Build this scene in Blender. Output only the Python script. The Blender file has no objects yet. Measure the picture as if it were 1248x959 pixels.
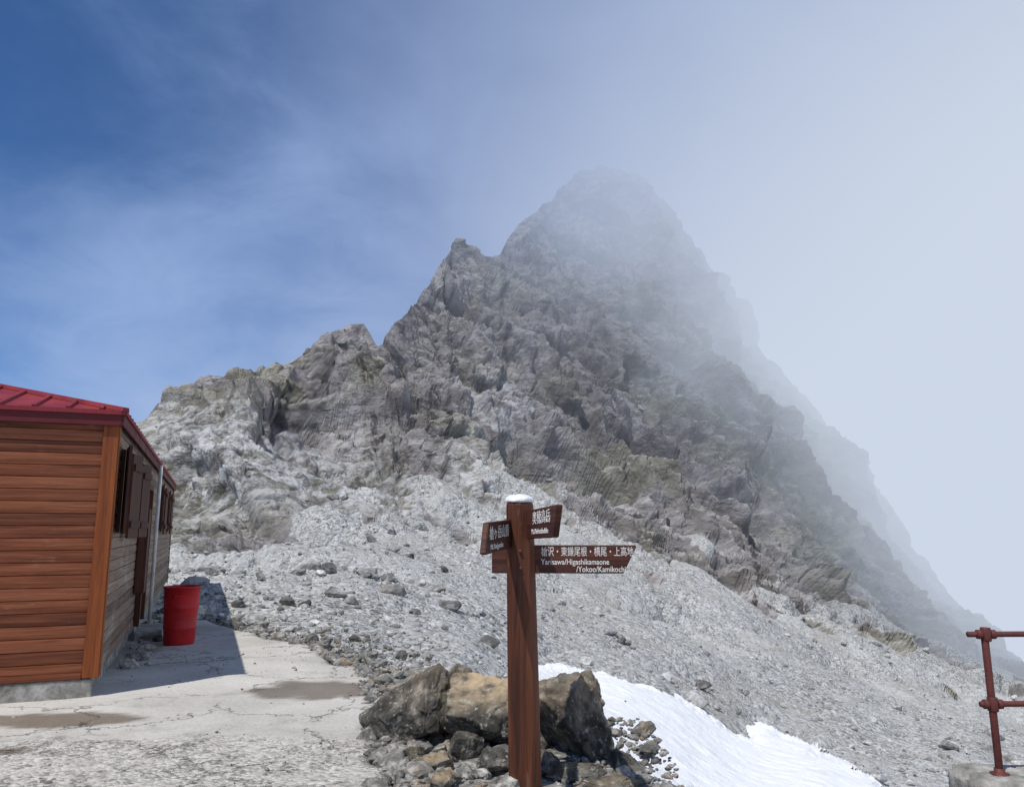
import bpy, bmesh, math, numpy as np
from mathutils import Vector, Matrix
rng = np.random.default_rng(7)
scene = bpy.context.scene
scene.view_settings.view_transform = 'Standard'
scene.view_settings.look = 'None'
scene.view_settings.exposure = 0

# ------------------------------------------------------------------ camera
FP = 950.0
TH = math.radians(9.9)
EYE = 1.6
cam_d = bpy.data.cameras.new("camera")
cam_d.sensor_width = 36
cam_d.lens = 36 * FP / 1248
cam_d.clip_start = 0.05
cam_d.clip_end = 20000
cam = bpy.data.objects.new("camera", cam_d)
scene.collection.objects.link(cam)
cam.location = (0, 0, EYE)
cam.rotation_euler = (math.radians(90) + TH, 0, 0)
scene.camera = cam

def ray(px, py):
    px = np.asarray(px, float); py = np.asarray(py, float)
    v = (479.5 - py) / FP
    return (px - 624) / FP, math.cos(TH) - math.sin(TH) * v, math.sin(TH) + math.cos(TH) * v
def at_depth(px, py, d):
    a, b, c = ray(px, py)
    t = d / b
    return a * t, b * t, EYE + c * t
def on_ground(px, py, z=0.0):
    a, b, c = ray(px, py)
    t = (z - EYE) / c
    return a * t, b * t

# ------------------------------------------------------------------ noise
perm = rng.permutation(256)
grad = rng.normal(size=(256, 3)); grad /= np.linalg.norm(grad, axis=1)[:, None]
def perlin(p, seed=0):
    p = p + seed * 17.37
    i = np.floor(p).astype(np.int64); f = p - i
    u = f * f * f * (f * (f * 6 - 15) + 10)
    def g(dx, dy, dz):
        h = perm[(perm[(perm[(i[:, 0] + dx) & 255] + i[:, 1] + dy) & 255] + i[:, 2] + dz) & 255]
        gr = grad[h]
        return gr[:, 0] * (f[:, 0] - dx) + gr[:, 1] * (f[:, 1] - dy) + gr[:, 2] * (f[:, 2] - dz)
    def mix(a, b, t): return a + (b - a) * t
    x00 = mix(g(0,0,0), g(1,0,0), u[:, 0]); x10 = mix(g(0,1,0), g(1,1,0), u[:, 0])
    x01 = mix(g(0,0,1), g(1,0,1), u[:, 0]); x11 = mix(g(0,1,1), g(1,1,1), u[:, 0])
    return mix(mix(x00, x10, u[:, 1]), mix(x01, x11, u[:, 1]), u[:, 2]) * 1.6
def fbm(p, o=4, seed=0):
    s = 0; a = 1.0
    for k in range(o):
        s = s + a * perlin(p * 2.03 ** k, seed + k); a *= 0.5
    return s
def ridged(p, o=4, seed=0):
    s = 0; a = 1.0; w = 1.0
    for k in range(o):
        n = 1 - np.abs(perlin(p * 2.1 ** k, seed + k)) * 1.6
        n = n * n * w; s = s + a * n; w = np.clip(n * 1.4, 0, 1); a *= 0.5
    return s
def facet(p, seed=0, k=11.0):
    """angular blocks: every cell is a tilted plane, neighbouring planes joined continuously"""
    i = np.floor(p).astype(np.int64)
    ws = np.zeros(len(p)); vs = np.zeros(len(p)); best = np.full(len(p), 9.0); sec = np.full(len(p), 9.0)
    for dx in (-1, 0, 1):
        for dy in (-1, 0, 1):
            for dz in (-1, 0, 1):
                c = i + (dx, dy, dz)
                h = perm[(perm[(perm[(c[:, 0] + seed) & 255] + c[:, 1]) & 255] + c[:, 2]) & 255]
                o = grad[h] * 0.5 + 0.5
                q = p - (c + o)
                d = (q * q).sum(1)
                nrm = grad[(h * 7 + 13) & 255]
                v = (q * nrm).sum(1) + (h / 255.0 - 0.5)
                w = np.exp(-k * d); ws += w; vs += w * v
                m = d < best
                sec = np.where(m, best, np.minimum(sec, d)); best = np.where(m, d, best)
    return vs / (ws + 1e-20), np.sqrt(sec) - np.sqrt(best)

# ------------------------------------------------------------------ mesh helpers
def mesh_obj(name, co, faces, mat=None, parent=None, smooth=True):
    me = bpy.data.meshes.new(name)
    co = np.asarray(co, np.float32); faces = np.asarray(faces, np.int32)
    n = faces.shape[1]
    me.vertices.add(len(co)); me.vertices.foreach_set("co", co.ravel())
    me.loops.add(faces.size); me.loops.foreach_set("vertex_index", faces.ravel())
    me.polygons.add(len(faces))
    me.polygons.foreach_set("loop_start", np.arange(0, faces.size, n, dtype=np.int32))
    me.polygons.foreach_set("use_smooth", np.full(len(faces), smooth))
    me.update(calc_edges=True)
    ob = bpy.data.objects.new(name, me)
    scene.collection.objects.link(ob)
    if mat: me.materials.append(mat)
    if parent: ob.parent = parent
    return ob
def add_attr(ob, name, vals):
    a = ob.data.attributes.new(name, 'FLOAT', 'POINT')
    a.data.foreach_set("value", np.asarray(vals, np.float32))
def grid_faces(nr, nc):
    a = (np.arange(nr - 1)[:, None] * nc + np.arange(nc - 1)[None, :]).ravel()
    return np.stack([a, a + 1, a + nc + 1, a + nc], 1)
def bm_obj(name, bm, mat=None, parent=None, smooth=False):
    me = bpy.data.meshes.new(name)
    bmesh.ops.recalc_face_normals(bm, faces=bm.faces[:])
    bm.to_mesh(me); bm.free()
    ob = bpy.data.objects.new(name, me)
    scene.collection.objects.link(ob)
    if mat: me.materials.append(mat)
    if parent: ob.parent = parent
    if smooth:
        for p in me.polygons: p.use_smooth = True
    return ob
def box(name, x0, x1, y0, y1, z0, z1, mat=None, parent=None, bev=0.0, M=None):
    bm = bmesh.new()
    bmesh.ops.create_cube(bm, size=1.0)
    for v in bm.verts:
        v.co = Vector((x0 + (v.co.x + .5) * (x1 - x0), y0 + (v.co.y + .5) * (y1 - y0), z0 + (v.co.z + .5) * (z1 - z0)))
    if bev: bmesh.ops.bevel(bm, geom=bm.edges[:], offset=bev, segments=2, affect='EDGES')
    if M is not None: bmesh.ops.transform(bm, matrix=M, verts=bm.verts[:])
    return bm_obj(name, bm, mat, parent)
def lathe(name, prof, seg=32, mat=None, parent=None, M=None, smooth=True):
    bm = bmesh.new(); rings = []
    for r, z in prof:
        rings.append([bm.verts.new((r * math.cos(2*math.pi*k/seg), r * math.sin(2*math.pi*k/seg), z)) for k in range(seg)])
    for a, b in zip(rings, rings[1:]):
        for k in range(seg):
            bm.faces.new((a[k], a[(k+1) % seg], b[(k+1) % seg], b[k]))
    bm.faces.new(rings[0][::-1]); bm.faces.new(rings[-1])
    if M is not None: bmesh.ops.transform(bm, matrix=M, verts=bm.verts[:])
    ob = bm_obj(name, bm, mat, parent, smooth)
    return ob
def empty(name, loc=(0, 0, 0), rz=0):
    e = bpy.data.objects.new(name, None); scene.collection.objects.link(e)
    e.location = loc; e.rotation_euler = (0, 0, rz); return e

# ------------------------------------------------------------------ material helpers
class NT:
    def __init__(s, mat):
        s.t = mat.node_tree; s.n = s.t.nodes; s.l = s.t.links
    def node(s, typ, ins=None, **kw):
        nd = s.n.new(typ)
        for k, v in kw.items(): setattr(nd, k, v)
        for k, v in (ins or {}).items(): s.set(nd.inputs[k], v)
        return nd
    def set(s, sock, v):
        if isinstance(v, bpy.types.NodeSocket): s.l.new(v, sock)
        else: sock.default_value = v
    def math(s, op, a, b=0.0, c=0.0, clamp=False):
        nd = s.n.new('ShaderNodeMath'); nd.operation = op; nd.use_clamp = clamp
        s.set(nd.inputs[0], a); s.set(nd.inputs[1], b); s.set(nd.inputs[2], c); return nd.outputs[0]
    def mix(s, f, a, b, mode='MIX'):
        nd = s.n.new('ShaderNodeMix'); nd.data_type = 'RGBA'; nd.blend_type = mode
        s.set(nd.inputs[0], f); s.set(nd.inputs[6], a); s.set(nd.inputs[7], b); return nd.outputs[2]
    def ramp(s, f, stops):
        nd = s.n.new('ShaderNodeValToRGB'); s.set(nd.inputs[0], f)
        cr = nd.color_ramp
        while len(cr.elements) > 1: cr.elements.remove(cr.elements[-1])
        cr.elements[0].position = stops[0][0]; cr.elements[0].color = col(stops[0][1])
        for p, c in stops[1:]:
            e = cr.elements.new(p); e.color = col(c)
        return nd.outputs[0]
    def noise(s, vec, scale, detail=4, rough=.55, dist=0.0):
        return s.node('ShaderNodeTexNoise', {'Vector': vec, 'Scale': scale, 'Detail': detail, 'Roughness': rough, 'Distortion': dist}).outputs[0]
    def voro(s, vec, scale, feature='F1', out=0, rand=1.0):
        return s.node('ShaderNodeTexVoronoi', {'Vector': vec, 'Scale': scale, 'Randomness': rand}, feature=feature).outputs[out]
    def maprange(s, v, a, b, c=0.0, d=1.0, smooth=True):
        nd = s.n.new('ShaderNodeMapRange'); nd.interpolation_type = 'SMOOTHSTEP' if smooth else 'LINEAR'
        for k, x in enumerate((v, a, b, c, d)): s.set(nd.inputs[k], x)
        return nd.outputs[0]
    def bump(s, h, strength, dist, normal=None):
        nd = s.node('ShaderNodeBump', {'Height': h, 'Strength': strength, 'Distance': dist})
        if normal: s.l.new(normal, nd.inputs['Normal'])
        return nd.outputs[0]
    def attr(s, name): return s.node('ShaderNodeAttribute', attribute_name=name).outputs['Fac']
def col(c):
    if isinstance(c, (int, float)): return (c, c, c, 1)
    return (c[0], c[1], c[2], 1)
def new_mat(name, rough=.9, spec=.3):
    m = bpy.data.materials.new(name); m.use_nodes = True
    t = NT(m); b = t.n['Principled BSDF']
    b.inputs['Roughness'].default_value = rough
    b.inputs['Specular IOR Level'].default_value = spec
    return m, t, b
def objcoord(t): return t.node('ShaderNodeTexCoord').outputs['Object']

def scree_material():
    m, t, b = new_mat("scree_gravel", .95, .15)
    P = objcoord(t)
    v1 = t.node('ShaderNodeTexVoronoi', {'Vector': P, 'Scale': 2.8}); v2 = t.node('ShaderNodeTexVoronoi', {'Vector': P, 'Scale': 8.5})
    g1 = t.node('ShaderNodeSeparateColor', {0: v1.outputs[1]}).outputs[0]
    g2 = t.node('ShaderNodeSeparateColor', {0: v2.outputs[1]}).outputs[0]
    mixg = t.math('ADD', t.math('MULTIPLY', g1, .35), t.math('MULTIPLY', g2, .65))
    scree = t.ramp(mixg, [(.10, (.14, .143, .138)), (.45, (.31, .317, .31)), (.85, (.50, .51, .505))])
    big = t.noise(P, .11, 5, .62)
    scree = t.mix(t.maprange(big, .40, .64, 0, .6), scree, (.44, .45, .445, 1))
    scree = t.mix(t.maprange(t.noise(P, .22, 6, .72), .50, .68, 0, .5), scree, (.22, .20, .165, 1))
    t.set(b.inputs['Base Color'], scree)
    hs = t.math('ADD', t.math('MULTIPLY', v1.outputs[0], -.32), t.math('MULTIPLY', v2.outputs[0], -.18))
    t.set(b.inputs['Normal'], t.bump(hs, .85, .42))
    return m
def rock_material():
    m, t, b = new_mat("mountain_rock", .95, .15)
    P = objcoord(t)
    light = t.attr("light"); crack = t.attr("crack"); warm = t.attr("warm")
    st = t.node('ShaderNodeMapping', {'Vector': P, 'Rotation': (0.3, .75, .2), 'Scale': (.45, 1, 1)}).outputs[0]
    n1 = t.noise(st, .35, 8, .70, .2)
    rk = t.ramp(n1, [(.34, (.15, .138, .135)), (.45, (.25, .232, .228)), (.55, (.335, .315, .312)), (.66, (.45, .43, .43))])
    rk = t.mix(t.maprange(t.noise(P, .05, 4, .6), .44, .58, 0, 1), rk, t.mix(1.0, rk, (.84, .86, .70, 1), 'MULTIPLY'))
    rk = t.mix(t.maprange(t.noise(st, .055, 4, .6), .42, .62, 0, .55), rk, t.mix(1.0, rk, (.58, .57, .57, 1), 'MULTIPLY'))
    rk = t.mix(t.math('MULTIPLY', warm, t.maprange(n1, .35, .55)), rk, (.40, .355, .33, 1))
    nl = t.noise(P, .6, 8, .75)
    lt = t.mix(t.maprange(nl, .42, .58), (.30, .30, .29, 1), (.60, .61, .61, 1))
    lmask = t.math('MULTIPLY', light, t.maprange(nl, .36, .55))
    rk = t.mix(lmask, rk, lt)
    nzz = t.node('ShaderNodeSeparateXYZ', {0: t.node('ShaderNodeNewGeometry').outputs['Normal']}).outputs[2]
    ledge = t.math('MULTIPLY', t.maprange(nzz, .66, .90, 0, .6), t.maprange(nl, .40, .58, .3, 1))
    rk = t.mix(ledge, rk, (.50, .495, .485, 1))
    rk = t.mix(t.math('MULTIPLY', crack, .55), rk, (.065, .06, .058, 1))
    t.set(b.inputs['Base Color'], rk)
    W = t.node('ShaderNodeVectorMath', {0: st, 1: t.node('ShaderNodeTexNoise', {'Vector': P, 'Scale': .8, 'Detail': 3}).outputs[1]}, operation='ADD').outputs[0]
    hr = t.math('ADD', t.math('MULTIPLY', t.noise(st, 1.4, 6, .7, 0), .8), t.math('ADD', t.math('MULTIPLY', t.voro(W, .6), -.9), t.math('MULTIPLY', t.voro(W, 2.2), -.25)))
    t.set(b.inputs['Normal'], t.bump(hr, .8, .75))
    return m
M_SCREE = scree_material(); M_ROCK = rock_material()

def stone_material(name, lo, hi, tintc=None, scale=6):
    m, t, b = new_mat(name, .92, .25)
    P = objcoord(t)
    r = t.node('ShaderNodeNewGeometry').outputs['Random Per Island']
    n = t.noise(P, scale, 6, .7)
    c = t.ramp(n, [(.3, tuple(x * .55 for x in lo)), (.48, lo), (.62, hi)])
    v = t.maprange(r, 0, 1, .55, 1.4, False)
    c = t.mix(1.0, c, t.node('ShaderNodeCombineColor', {0: v, 1: v, 2: v}).outputs[0], 'MULTIPLY')
    if tintc:
        c = t.mix(t.maprange(t.noise(P, scale * .3, 4, .6), .54, .68, 0, .7), c, tintc)
    t.set(b.inputs['Base Color'], c)
    t.set(b.inputs['Normal'], t.bump(n, .5, .06))
    return m
M_STONE = stone_material("scree_stone", (.30, .305, .30), (.48, .485, .48), (.29, .265, .22, 1))

def boulder_material():
    m, t, b = new_mat("boulder_stone", .85, .35)
    P = objcoord(t)
    n = t.noise(P, 5, 9, .72, .3)
    c = t.ramp(n, [(.34, (.020, .019, .017)), (.46, (.07, .066, .056)), (.56, (.165, .152, .128)), (.68, (.40, .375, .325))])
    och = t.attr("ochre")
    c = t.mix(t.math('MULTIPLY', och, t.maprange(t.noise(P, 3.2, 6, .65), .34, .52)), c, t.mix(t.noise(P, 14, 5), (.30, .20, .10, 1), (.72, .58, .38, 1)))
    lich = t.maprange(t.noise(P, 22, 5, .7), .57, .66, 0, .8)
    c = t.mix(lich, c, (.42, .43, .38, 1))
    t.set(b.inputs['Base Color'], c)
    h = t.math('ADD', t.noise(P, 9, 9, .75), t.math('MULTIPLY', t.voro(P, 5), -.4))
    t.set(b.inputs['Normal'], t.bump(h, .8, .06))
    return m
M_BOULDER = boulder_material()

def concrete_material():
    m, t, b = new_mat("terrace_concrete", .9, .3)
    P = objcoord(t)
    wet = t.attr("wet"); rough = t.attr("rough")
    big = t.noise(P, .7, 6, .6, .3); fine = t.noise(P, 28, 6, .75)
    smooth = t.ramp(t.math('ADD', t.math('MULTIPLY', big, .6), t.math('MULTIPLY', fine, .4)), [(.34, (.33, .315, .28)), (.5, (.48, .465, .425)), (.66, (.60, .585, .545))])
    agg = t.node('ShaderNodeTexVoronoi', {'Vector': P, 'Scale': 36.0})
    ag1 = t.node('ShaderNodeSeparateColor', {0: agg.outputs[1]}).outputs[0]
    agg2 = t.node('ShaderNodeSeparateColor', {0: t.voro(P, 14, out=1)}).outputs[1]
    a = t.ramp(t.math('ADD', t.math('MULTIPLY', ag1, .6), t.math('MULTIPLY', agg2, .4)), [(.12, (.13, .125, .113)), (.40, (.36, .345, .31)), (.78, (.58, .56, .51))])
    a = t.mix(t.maprange(t.noise(P, 3.5, 6, .7), .42, .64, 0, .55), a, (.45, .435, .39, 1))
    c = t.mix(rough, smooth, a)
    c = t.mix(t.maprange(t.noise(P, 1.9, 7, .72), .52, .72, 0, .5), c, (.24, .23, .205, 1))
    warp = t.node('ShaderNodeTexNoise', {'Vector': P, 'Scale': 2.6, 'Detail': 7, 'Roughness': .7}).outputs[1]
    W = t.node('ShaderNodeVectorMath', {0: P, 1: t.node('ShaderNodeVectorMath', {0: warp, 1: (.8, .8, .8)}, operation='MULTIPLY').outputs[0]}, operation='ADD').outputs[0]
    e1 = t.voro(W, .75, 'DISTANCE_TO_EDGE'); e2 = t.voro(W, 3.3, 'DISTANCE_TO_EDGE')
    k1 = t.math('MULTIPLY', t.maprange(e1, .002, .009, .9, 0), t.maprange(t.noise(P, 1.2, 3), .40, .50))
    k2 = t.math('MULTIPLY', t.math('MULTIPLY', t.maprange(e2, .004, .022, .8, 0), t.maprange(t.noise(P, 1.3, 3), .46, .54)), rough)
    k = t.math('MAXIMUM', k1, k2)
    c = t.mix(t.math('MULTIPLY', k, .85), c, (.08, .075, .065, 1))
    c = t.mix(t.math('MULTIPLY', wet, .85), c, t.mix(1.0, c, (.30, .245, .19, 1), 'MULTIPLY'))
    t.set(b.inputs['Base Color'], c)
    t.set(b.inputs['Roughness'], t.maprange(wet, .3, 1, .92, .55))
    h = t.math('ADD', t.math('MULTIPLY', agg.outputs[0], t.math('MULTIPLY', rough, -.7)), t.math('ADD', t.math('MULTIPLY', fine, .35), t.math('MULTIPLY', k, -.8)))
    h = t.math('ADD', h, t.math('MULTIPLY', t.noise(P, 7, 6, .7), .9))
    t.set(b.inputs['Normal'], t.bump(h, .8, .022))
    return m
M_CONC = concrete_material()
def plain_concrete():
    m, t, b = new_mat("block_concrete", .92, .25)
    P = objcoord(t)
    c = t.ramp(t.noise(P, 6, 8, .7), [(.33, (.14, .135, .12)), (.5, (.30, .29, .265)), (.65, (.48, .47, .44))])
    t.set(b.inputs['Base Color'], c)
    t.set(b.inputs['Normal'], t.bump(t.noise(P, 22, 8, .7), .7, .03))
    return m
M_BLOCK = plain_concrete()
def snow_material():
    m, t, b = new_mat("old_snow", .6, .3)
    P = objcoord(t)
    c = t.mix(t.maprange(t.noise(P, 1.3, 7, .7), .45, .75, 0, .5), (.80, .82, .84, 1), (.56, .57, .58, 1))
    c = t.mix(t.maprange(t.noise(P, 9, 6, .75), .65, .72, 0, .7), c, (.25, .24, .22, 1))
    t.set(b.inputs['Base Color'], c)
    t.set(b.inputs['Normal'], t.bump(t.noise(P, 1.8, 6, .6), .7, .25))
    return m
M_SNOW = snow_material()

def wood_material(name, c_lo, c_mid, c_hi, course=.15, axis=0, wear=(.30, .27, .24), wearamt=.0, vertical=False, rough=.6, z0=0.0):
    m, t, b = new_mat(name, rough, .3)
    P = objcoord(t)
    s = t.node('ShaderNodeSeparateXYZ', {0: P})
    zz = s.outputs[0] if vertical else s.outputs[2]
    idx = t.math('FLOOR', t.math('DIVIDE', t.math('SUBTRACT', zz, z0), course))
    rnd = t.node('ShaderNodeTexWhiteNoise', {'W': idx}, noise_dimensions='1D').outputs[0]
    off = t.node('ShaderNodeCombineXYZ', {0: t.math('MULTIPLY', rnd, 37.0), 1: t.math('MULTIPLY', rnd, 19.0), 2: 0.0}).outputs[0]
    Q = t.node('ShaderNodeVectorMath', {0: P, 1: off}, operation='ADD').outputs[0]
    sc = (22, 22, 1.2) if vertical else (1.2, 1.2, 30)
    Q = t.node('ShaderNodeMapping', {'Vector': Q, 'Scale': sc}).outputs[0]
    g = t.noise(Q, 1.0, 8, .68, .6)
    v = t.math('ADD', t.math('MULTIPLY', g, .8), t.math('MULTIPLY', rnd, .2))
    c = t.ramp(v, [(.34, c_lo), (.5, c_mid), (.68, c_hi)])
    if wearamt > 0:
        w = t.maprange(t.math('ADD', t.math('MULTIPLY', t.noise(P, 1.4, 5, .7), .6), t.math('MULTIPLY', t.noise(Q, 2.0, 6, .7), .4)), .62 - wearamt * .25, .74 - wearamt * .25)
        c = t.mix(w, c, col(wear))
    t.set(b.inputs['Base Color'], c)
    t.set(b.inputs['Normal'], t.bump(g, .45, .012))
    return m
NCOURSE = 21; H0, H1 = .20, 2.72; CH = (H1 - H0) / NCOURSE
M_WFRONT = wood_material("stained_siding", (.080, .021, .009), (.18, .052, .020), (.28, .098, .046), wear=(.32, .18, .12), wearamt=.24, course=CH, z0=H0)
M_WSIDE = wood_material("weathered_siding", (.085, .055, .038), (.20, .135, .095), (.33, .25, .19), wear=(.36, .32, .27), wearamt=.35, course=CH, z0=H0)
M_TRIM = wood_material("trim_board", (.14, .036, .009), (.23, .060, .013), (.29, .09, .024), course=3.0, vertical=True)
M_DARKW = wood_material("dark_shutter", (.035, .013, .008), (.075, .026, .014), (.13, .05, .028), course=.12, vertical=True)
M_POST = wood_material("post_wood", (.040, .013, .007), (.105, .033, .014), (.20, .072, .032), course=5, vertical=True, wear=(.28, .19, .13), wearamt=.26)
M_SIGN = wood_material("sign_board", (.030, .010, .007), (.072, .023, .015), (.13, .046, .028), course=.4, wear=(.26, .17, .14), wearamt=.26)

def paint_material(name, c, rust=(.10, .035, .02), amt=.3, rough=.45, scale=8):
    m, t, b = new_mat(name, rough, .35)
    P = objcoord(t)
    n = t.noise(P, scale, 7, .7)
    cc = t.mix(t.maprange(n, .35, .65), col(tuple(x * .7 for x in c)), col(c))
    cc = t.mix(t.maprange(t.noise(P, scale * 2.3, 6, .7), .62 - amt * .2, .72 - amt * .15), cc, col(rust))
    t.set(b.inputs['Base Color'], cc)
    t.set(b.inputs['Roughness'], t.maprange(n, .3, .7, rough - .1, rough + .25))
    t.set(b.inputs['Normal'], t.bump(n, .2, .01))
    return m
M_ROOF = paint_material("roof_red_metal", (.24, .022, .03), (.14, .03, .03), .2, .5, 2)
M_FASC = paint_material("fascia_red", (.11, .010, .014), (.07, .02, .02), .15, .5, 3)
M_DRUM = paint_material("drum_red_paint", (.50, .014, .018), (.26, .03, .02), .3, .45, 5)
M_RAIL = paint_material("railing_rust_paint", (.13, .032, .028), (.055, .028, .022), .5, .55, 14)
M_PIPE = paint_material("white_pipe", (.65, .65, .62), (.3, .28, .25), .1, .5, 5)
M_WHITE = paint_material("letter_white", (.80, .79, .76), (.45, .36, .30), .0, .7, 30)
M_DARK = paint_material("dark_interior", (.015, .014, .014), (.02, .02, .02), 0, .9, 3)
def glass_material():
    m, t, b = new_mat("window_glass", .08, .6)
    t.set(b.inputs['Base Color'], (.03, .04, .05, 1)); return m
M_GLASS = glass_material()

# ------------------------------------------------------------------ TERRAIN
sky_pts = np.array([(-600,655),(-300,620),(0,575),(100,550),(160,526),(185,510),(205,495),(220,480),(245,463),(272,458),(300,450),(330,445),(352,440),(372,426),(388,414),(400,404),(420,397),(440,389),(450,397),(459,408),(470,401),(485,388),(500,370),(512,354),(525,340),(538,320),(550,304),(556,287),(562,280),(570,284),(578,295),(590,304),(602,311),(612,307),(618,292),(630,277),(645,260),(660,250),(675,234),(690,224),(705,206),(718,200),(740,195),(760,199),(775,207),(800,225),(815,240),(830,262),(850,285),(865,303),(880,325),(905,352),(918,372),(925,388),(932,415),(942,432),(970,465),(1000,500),(1030,525),(1050,545),(1062,572),(1075,598),(1110,650),(1150,705),(1190,745),(1220,780),(1248,800),(1400,890),(1800,1050)], float)
base_pts = np.array([(-600,740),(205,742),(240,754),(330,774),(400,795),(440,815),(480,850),(540,900),(620,1000),(700,1150),(1800,1150)], float)
ctrl = [
 (-600,740,16),(-300,735,16),(0,735,17),(-600,655,70),(-300,620,80),(0,575,85),(0,650,42),(100,550,88),(100,640,45),
 (205,742,16.5),(240,754,15.2),(330,774,13.2),(400,795,11.6),(440,815,10.3),(480,850,8.8),(540,900,7.2),(620,1000,6.0),(700,1150,5.4),(1000,1150,8),(1400,1150,13),(1800,1150,20),
 (250,720,20),(250,650,38),(250,590,54),(250,530,64),(230,478,92),(245,463,95),(320,500,70),(320,482,76),(300,450,102),(330,600,52),
 (400,404,120),(400,470,105),(400,520,76),(400,600,55),(400,700,27),(400,750,17),
 (480,790,15),(480,745,22),(480,690,35),(480,600,58),(480,520,82),(480,440,112),(490,382,126),
 (560,800,15),(600,860,12),(590,740,32),(562,284,150),(562,350,140),(562,430,118),(562,520,92),(603,309,160),
 (665,822,22),(850,900,21),(1000,959,20),(760,860,20),(1060,959,23),(700,760,38),
 (640,600,80),(640,520,104),(640,400,134),(640,270,172),
 (740,700,58),(740,600,92),(740,500,124),(740,400,150),(740,300,172),(740,195,190),
 (830,700,70),(830,600,104),(830,500,136),(830,400,162),(830,262,192),
 (950,900,30),(950,800,56),(950,700,90),(950,600,130),(950,500,166),(942,432,192),
 (1100,900,42),(1100,800,84),(1100,720,130),(1100,635,180),(1050,545,190),(1248,959,32),(1248,900,54),(1248,850,90),(1248,800,145),(1400,890,130),(1600,1000,90)]
ctrl = np.array(ctrl, float)
def tps_fit(X, y, reg=1e-3):
    n = len(X); d = np.linalg.norm(X[:, None] - X[None], axis=2)
    K = np.where(d > 0, d * d * np.log(d + 1e-12), 0) + reg * np.eye(n)
    Pm = np.hstack([np.ones((n, 1)), X])
    A = np.block([[K, Pm], [Pm.T, np.zeros((3, 3))]])
    return np.linalg.solve(A, np.concatenate([y, np.zeros(3)]))
def tps_eval(w, X, Q):
    out = np.zeros(len(Q)); n = len(X)
    for s in range(0, len(Q), 100000):
        q = Q[s:s+100000]
        r = w[n] + q @ w[n+1:]
        for k in range(n):
            d2 = ((q - X[k]) ** 2).sum(1)
            r += w[k] * 0.5 * d2 * np.log(d2 + 1e-12)
        out[s:s+100000] = r
    return out
CX = ctrl[:, :2] / 300.0
CW = tps_fit(CX, np.log(ctrl[:, 2]))

pxs = np.concatenate([np.arange(-600, 120, 12), np.arange(120, 1280, 1.3), np.arange(1280, 1801, 10)])
NU = 620; NB = 40
u = np.linspace(0, 1, NU) ** 0.93
ysk = np.interp(pxs, sky_pts[:, 0], sky_pts[:, 1])
yb = np.interp(pxs, base_pts[:, 0], base_pts[:, 1])
PX = np.repeat(pxs[None, :], NU, 0)
PY = yb[None, :] + (ysk - yb)[None, :] * u[:, None]
D = np.exp(tps_eval(CW, CX, np.stack([PX.ravel(), PY.ravel()], 1) / 300.0)).reshape(PX.shape)
X, Y, Z = at_depth(PX, PY, D)
kb = np.arange(1, NB + 1)[:, None]
tx, ty, tz = X[-1], Y[-1], Z[-1]
Rr = np.hypot(tx, ty)
back = kb ** 1.35 * .6
Xb = tx + tx / Rr * back * .8; Yb = ty + ty / Rr * back * .8; Zb = tz - back * 1.1
NS = 10
ks = np.arange(NS, 0, -1)[:, None] / NS
Xs = X[0] + 0 * ks; Ys = Y[0] * (1 - ks * 1.2); Zs = Z[0] - 2.2 * ks ** .7
V = np.stack([np.vstack([Xs, X, Xb]), np.vstack([Ys, Y, Yb]), np.vstack([Zs, Z, Zb])], 2)
nr, nc = V.shape[:2]
VF = V[NS:NS + NU]
du = np.gradient(VF, axis=0); dv = np.gradient(VF, axis=1)
NF = np.cross(dv, du); NF /= (np.linalg.norm(NF, axis=2)[..., None] + 1e-9)
NF *= np.where(NF[..., 1] > .25, -1, 1)[..., None]
# smooth the base normal along both directions so the relief grows evenly
for _ in range(6):
    NF[1:-1] = (NF[:-2] + NF[1:-1] * 2 + NF[2:]) / 4
    NF[:, 1:-1] = (NF[:, :-2] + NF[:, 1:-1] * 2 + NF[:, 2:]) / 4
NF /= (np.linalg.norm(NF, axis=2)[..., None] + 1e-9)
Nn = np.vstack([np.repeat(NF[:1], NS, 0), NF, np.repeat(NF[-1:], NB, 0)])
PXf = np.vstack([np.repeat(pxs[None], NS, 0), PX, np.repeat(pxs[None], NB, 0)]).ravel()
PYf = np.vstack([np.repeat(yb[None], NS, 0), PY, np.repeat(ysk[None], NB, 0)]).ravel()
YSKf = np.repeat(ysk[None], nr, 0).ravel()
P3 = V.reshape(-1, 3); N3 = Nn.reshape(-1, 3)
Dist = np.linalg.norm(P3, axis=1)
line = np.interp(PXf, [0, 150, 300, 420, 500, 560, 640, 700, 760, 830, 950, 1100, 1250, 1500], [655, 658, 645, 618, 603, 592, 600, 625, 655, 685, 712, 778, 862, 960])
nz = fbm(P3 / 9.0, 5, 3)
rock = 1 / (1 + np.exp(-((line - PYf) / 22 + nz * 3.4)))
def blob(cx, cy, rx, ry, pw=2.0):
    return np.exp(-((np.abs(PXf - cx) / rx) ** pw + (np.abs(PYf - cy) / ry) ** pw))
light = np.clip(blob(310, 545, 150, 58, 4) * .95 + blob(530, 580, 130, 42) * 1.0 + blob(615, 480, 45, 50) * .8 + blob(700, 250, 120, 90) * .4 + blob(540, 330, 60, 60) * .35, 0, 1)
warmth = np.clip(blob(790, 385, 60, 40) * .9 + blob(690, 340, 90, 70) * .6 + blob(545, 320, 30, 60) * .8, 0, 1)
a1 = np.array([.62, -.45, -.64]); a1 /= np.linalg.norm(a1)
a2 = np.cross(a1, [0, 1, 0]); a2 /= np.linalg.norm(a2); a3 = np.cross(a1, a2)
Q = P3 @ np.stack([a1, a2, a3], 1)
warp = np.stack([fbm(P3 / 14, 3, 11), fbm(P3 / 14, 3, 21), fbm(P3 / 14, 3, 31)], 1)
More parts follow.
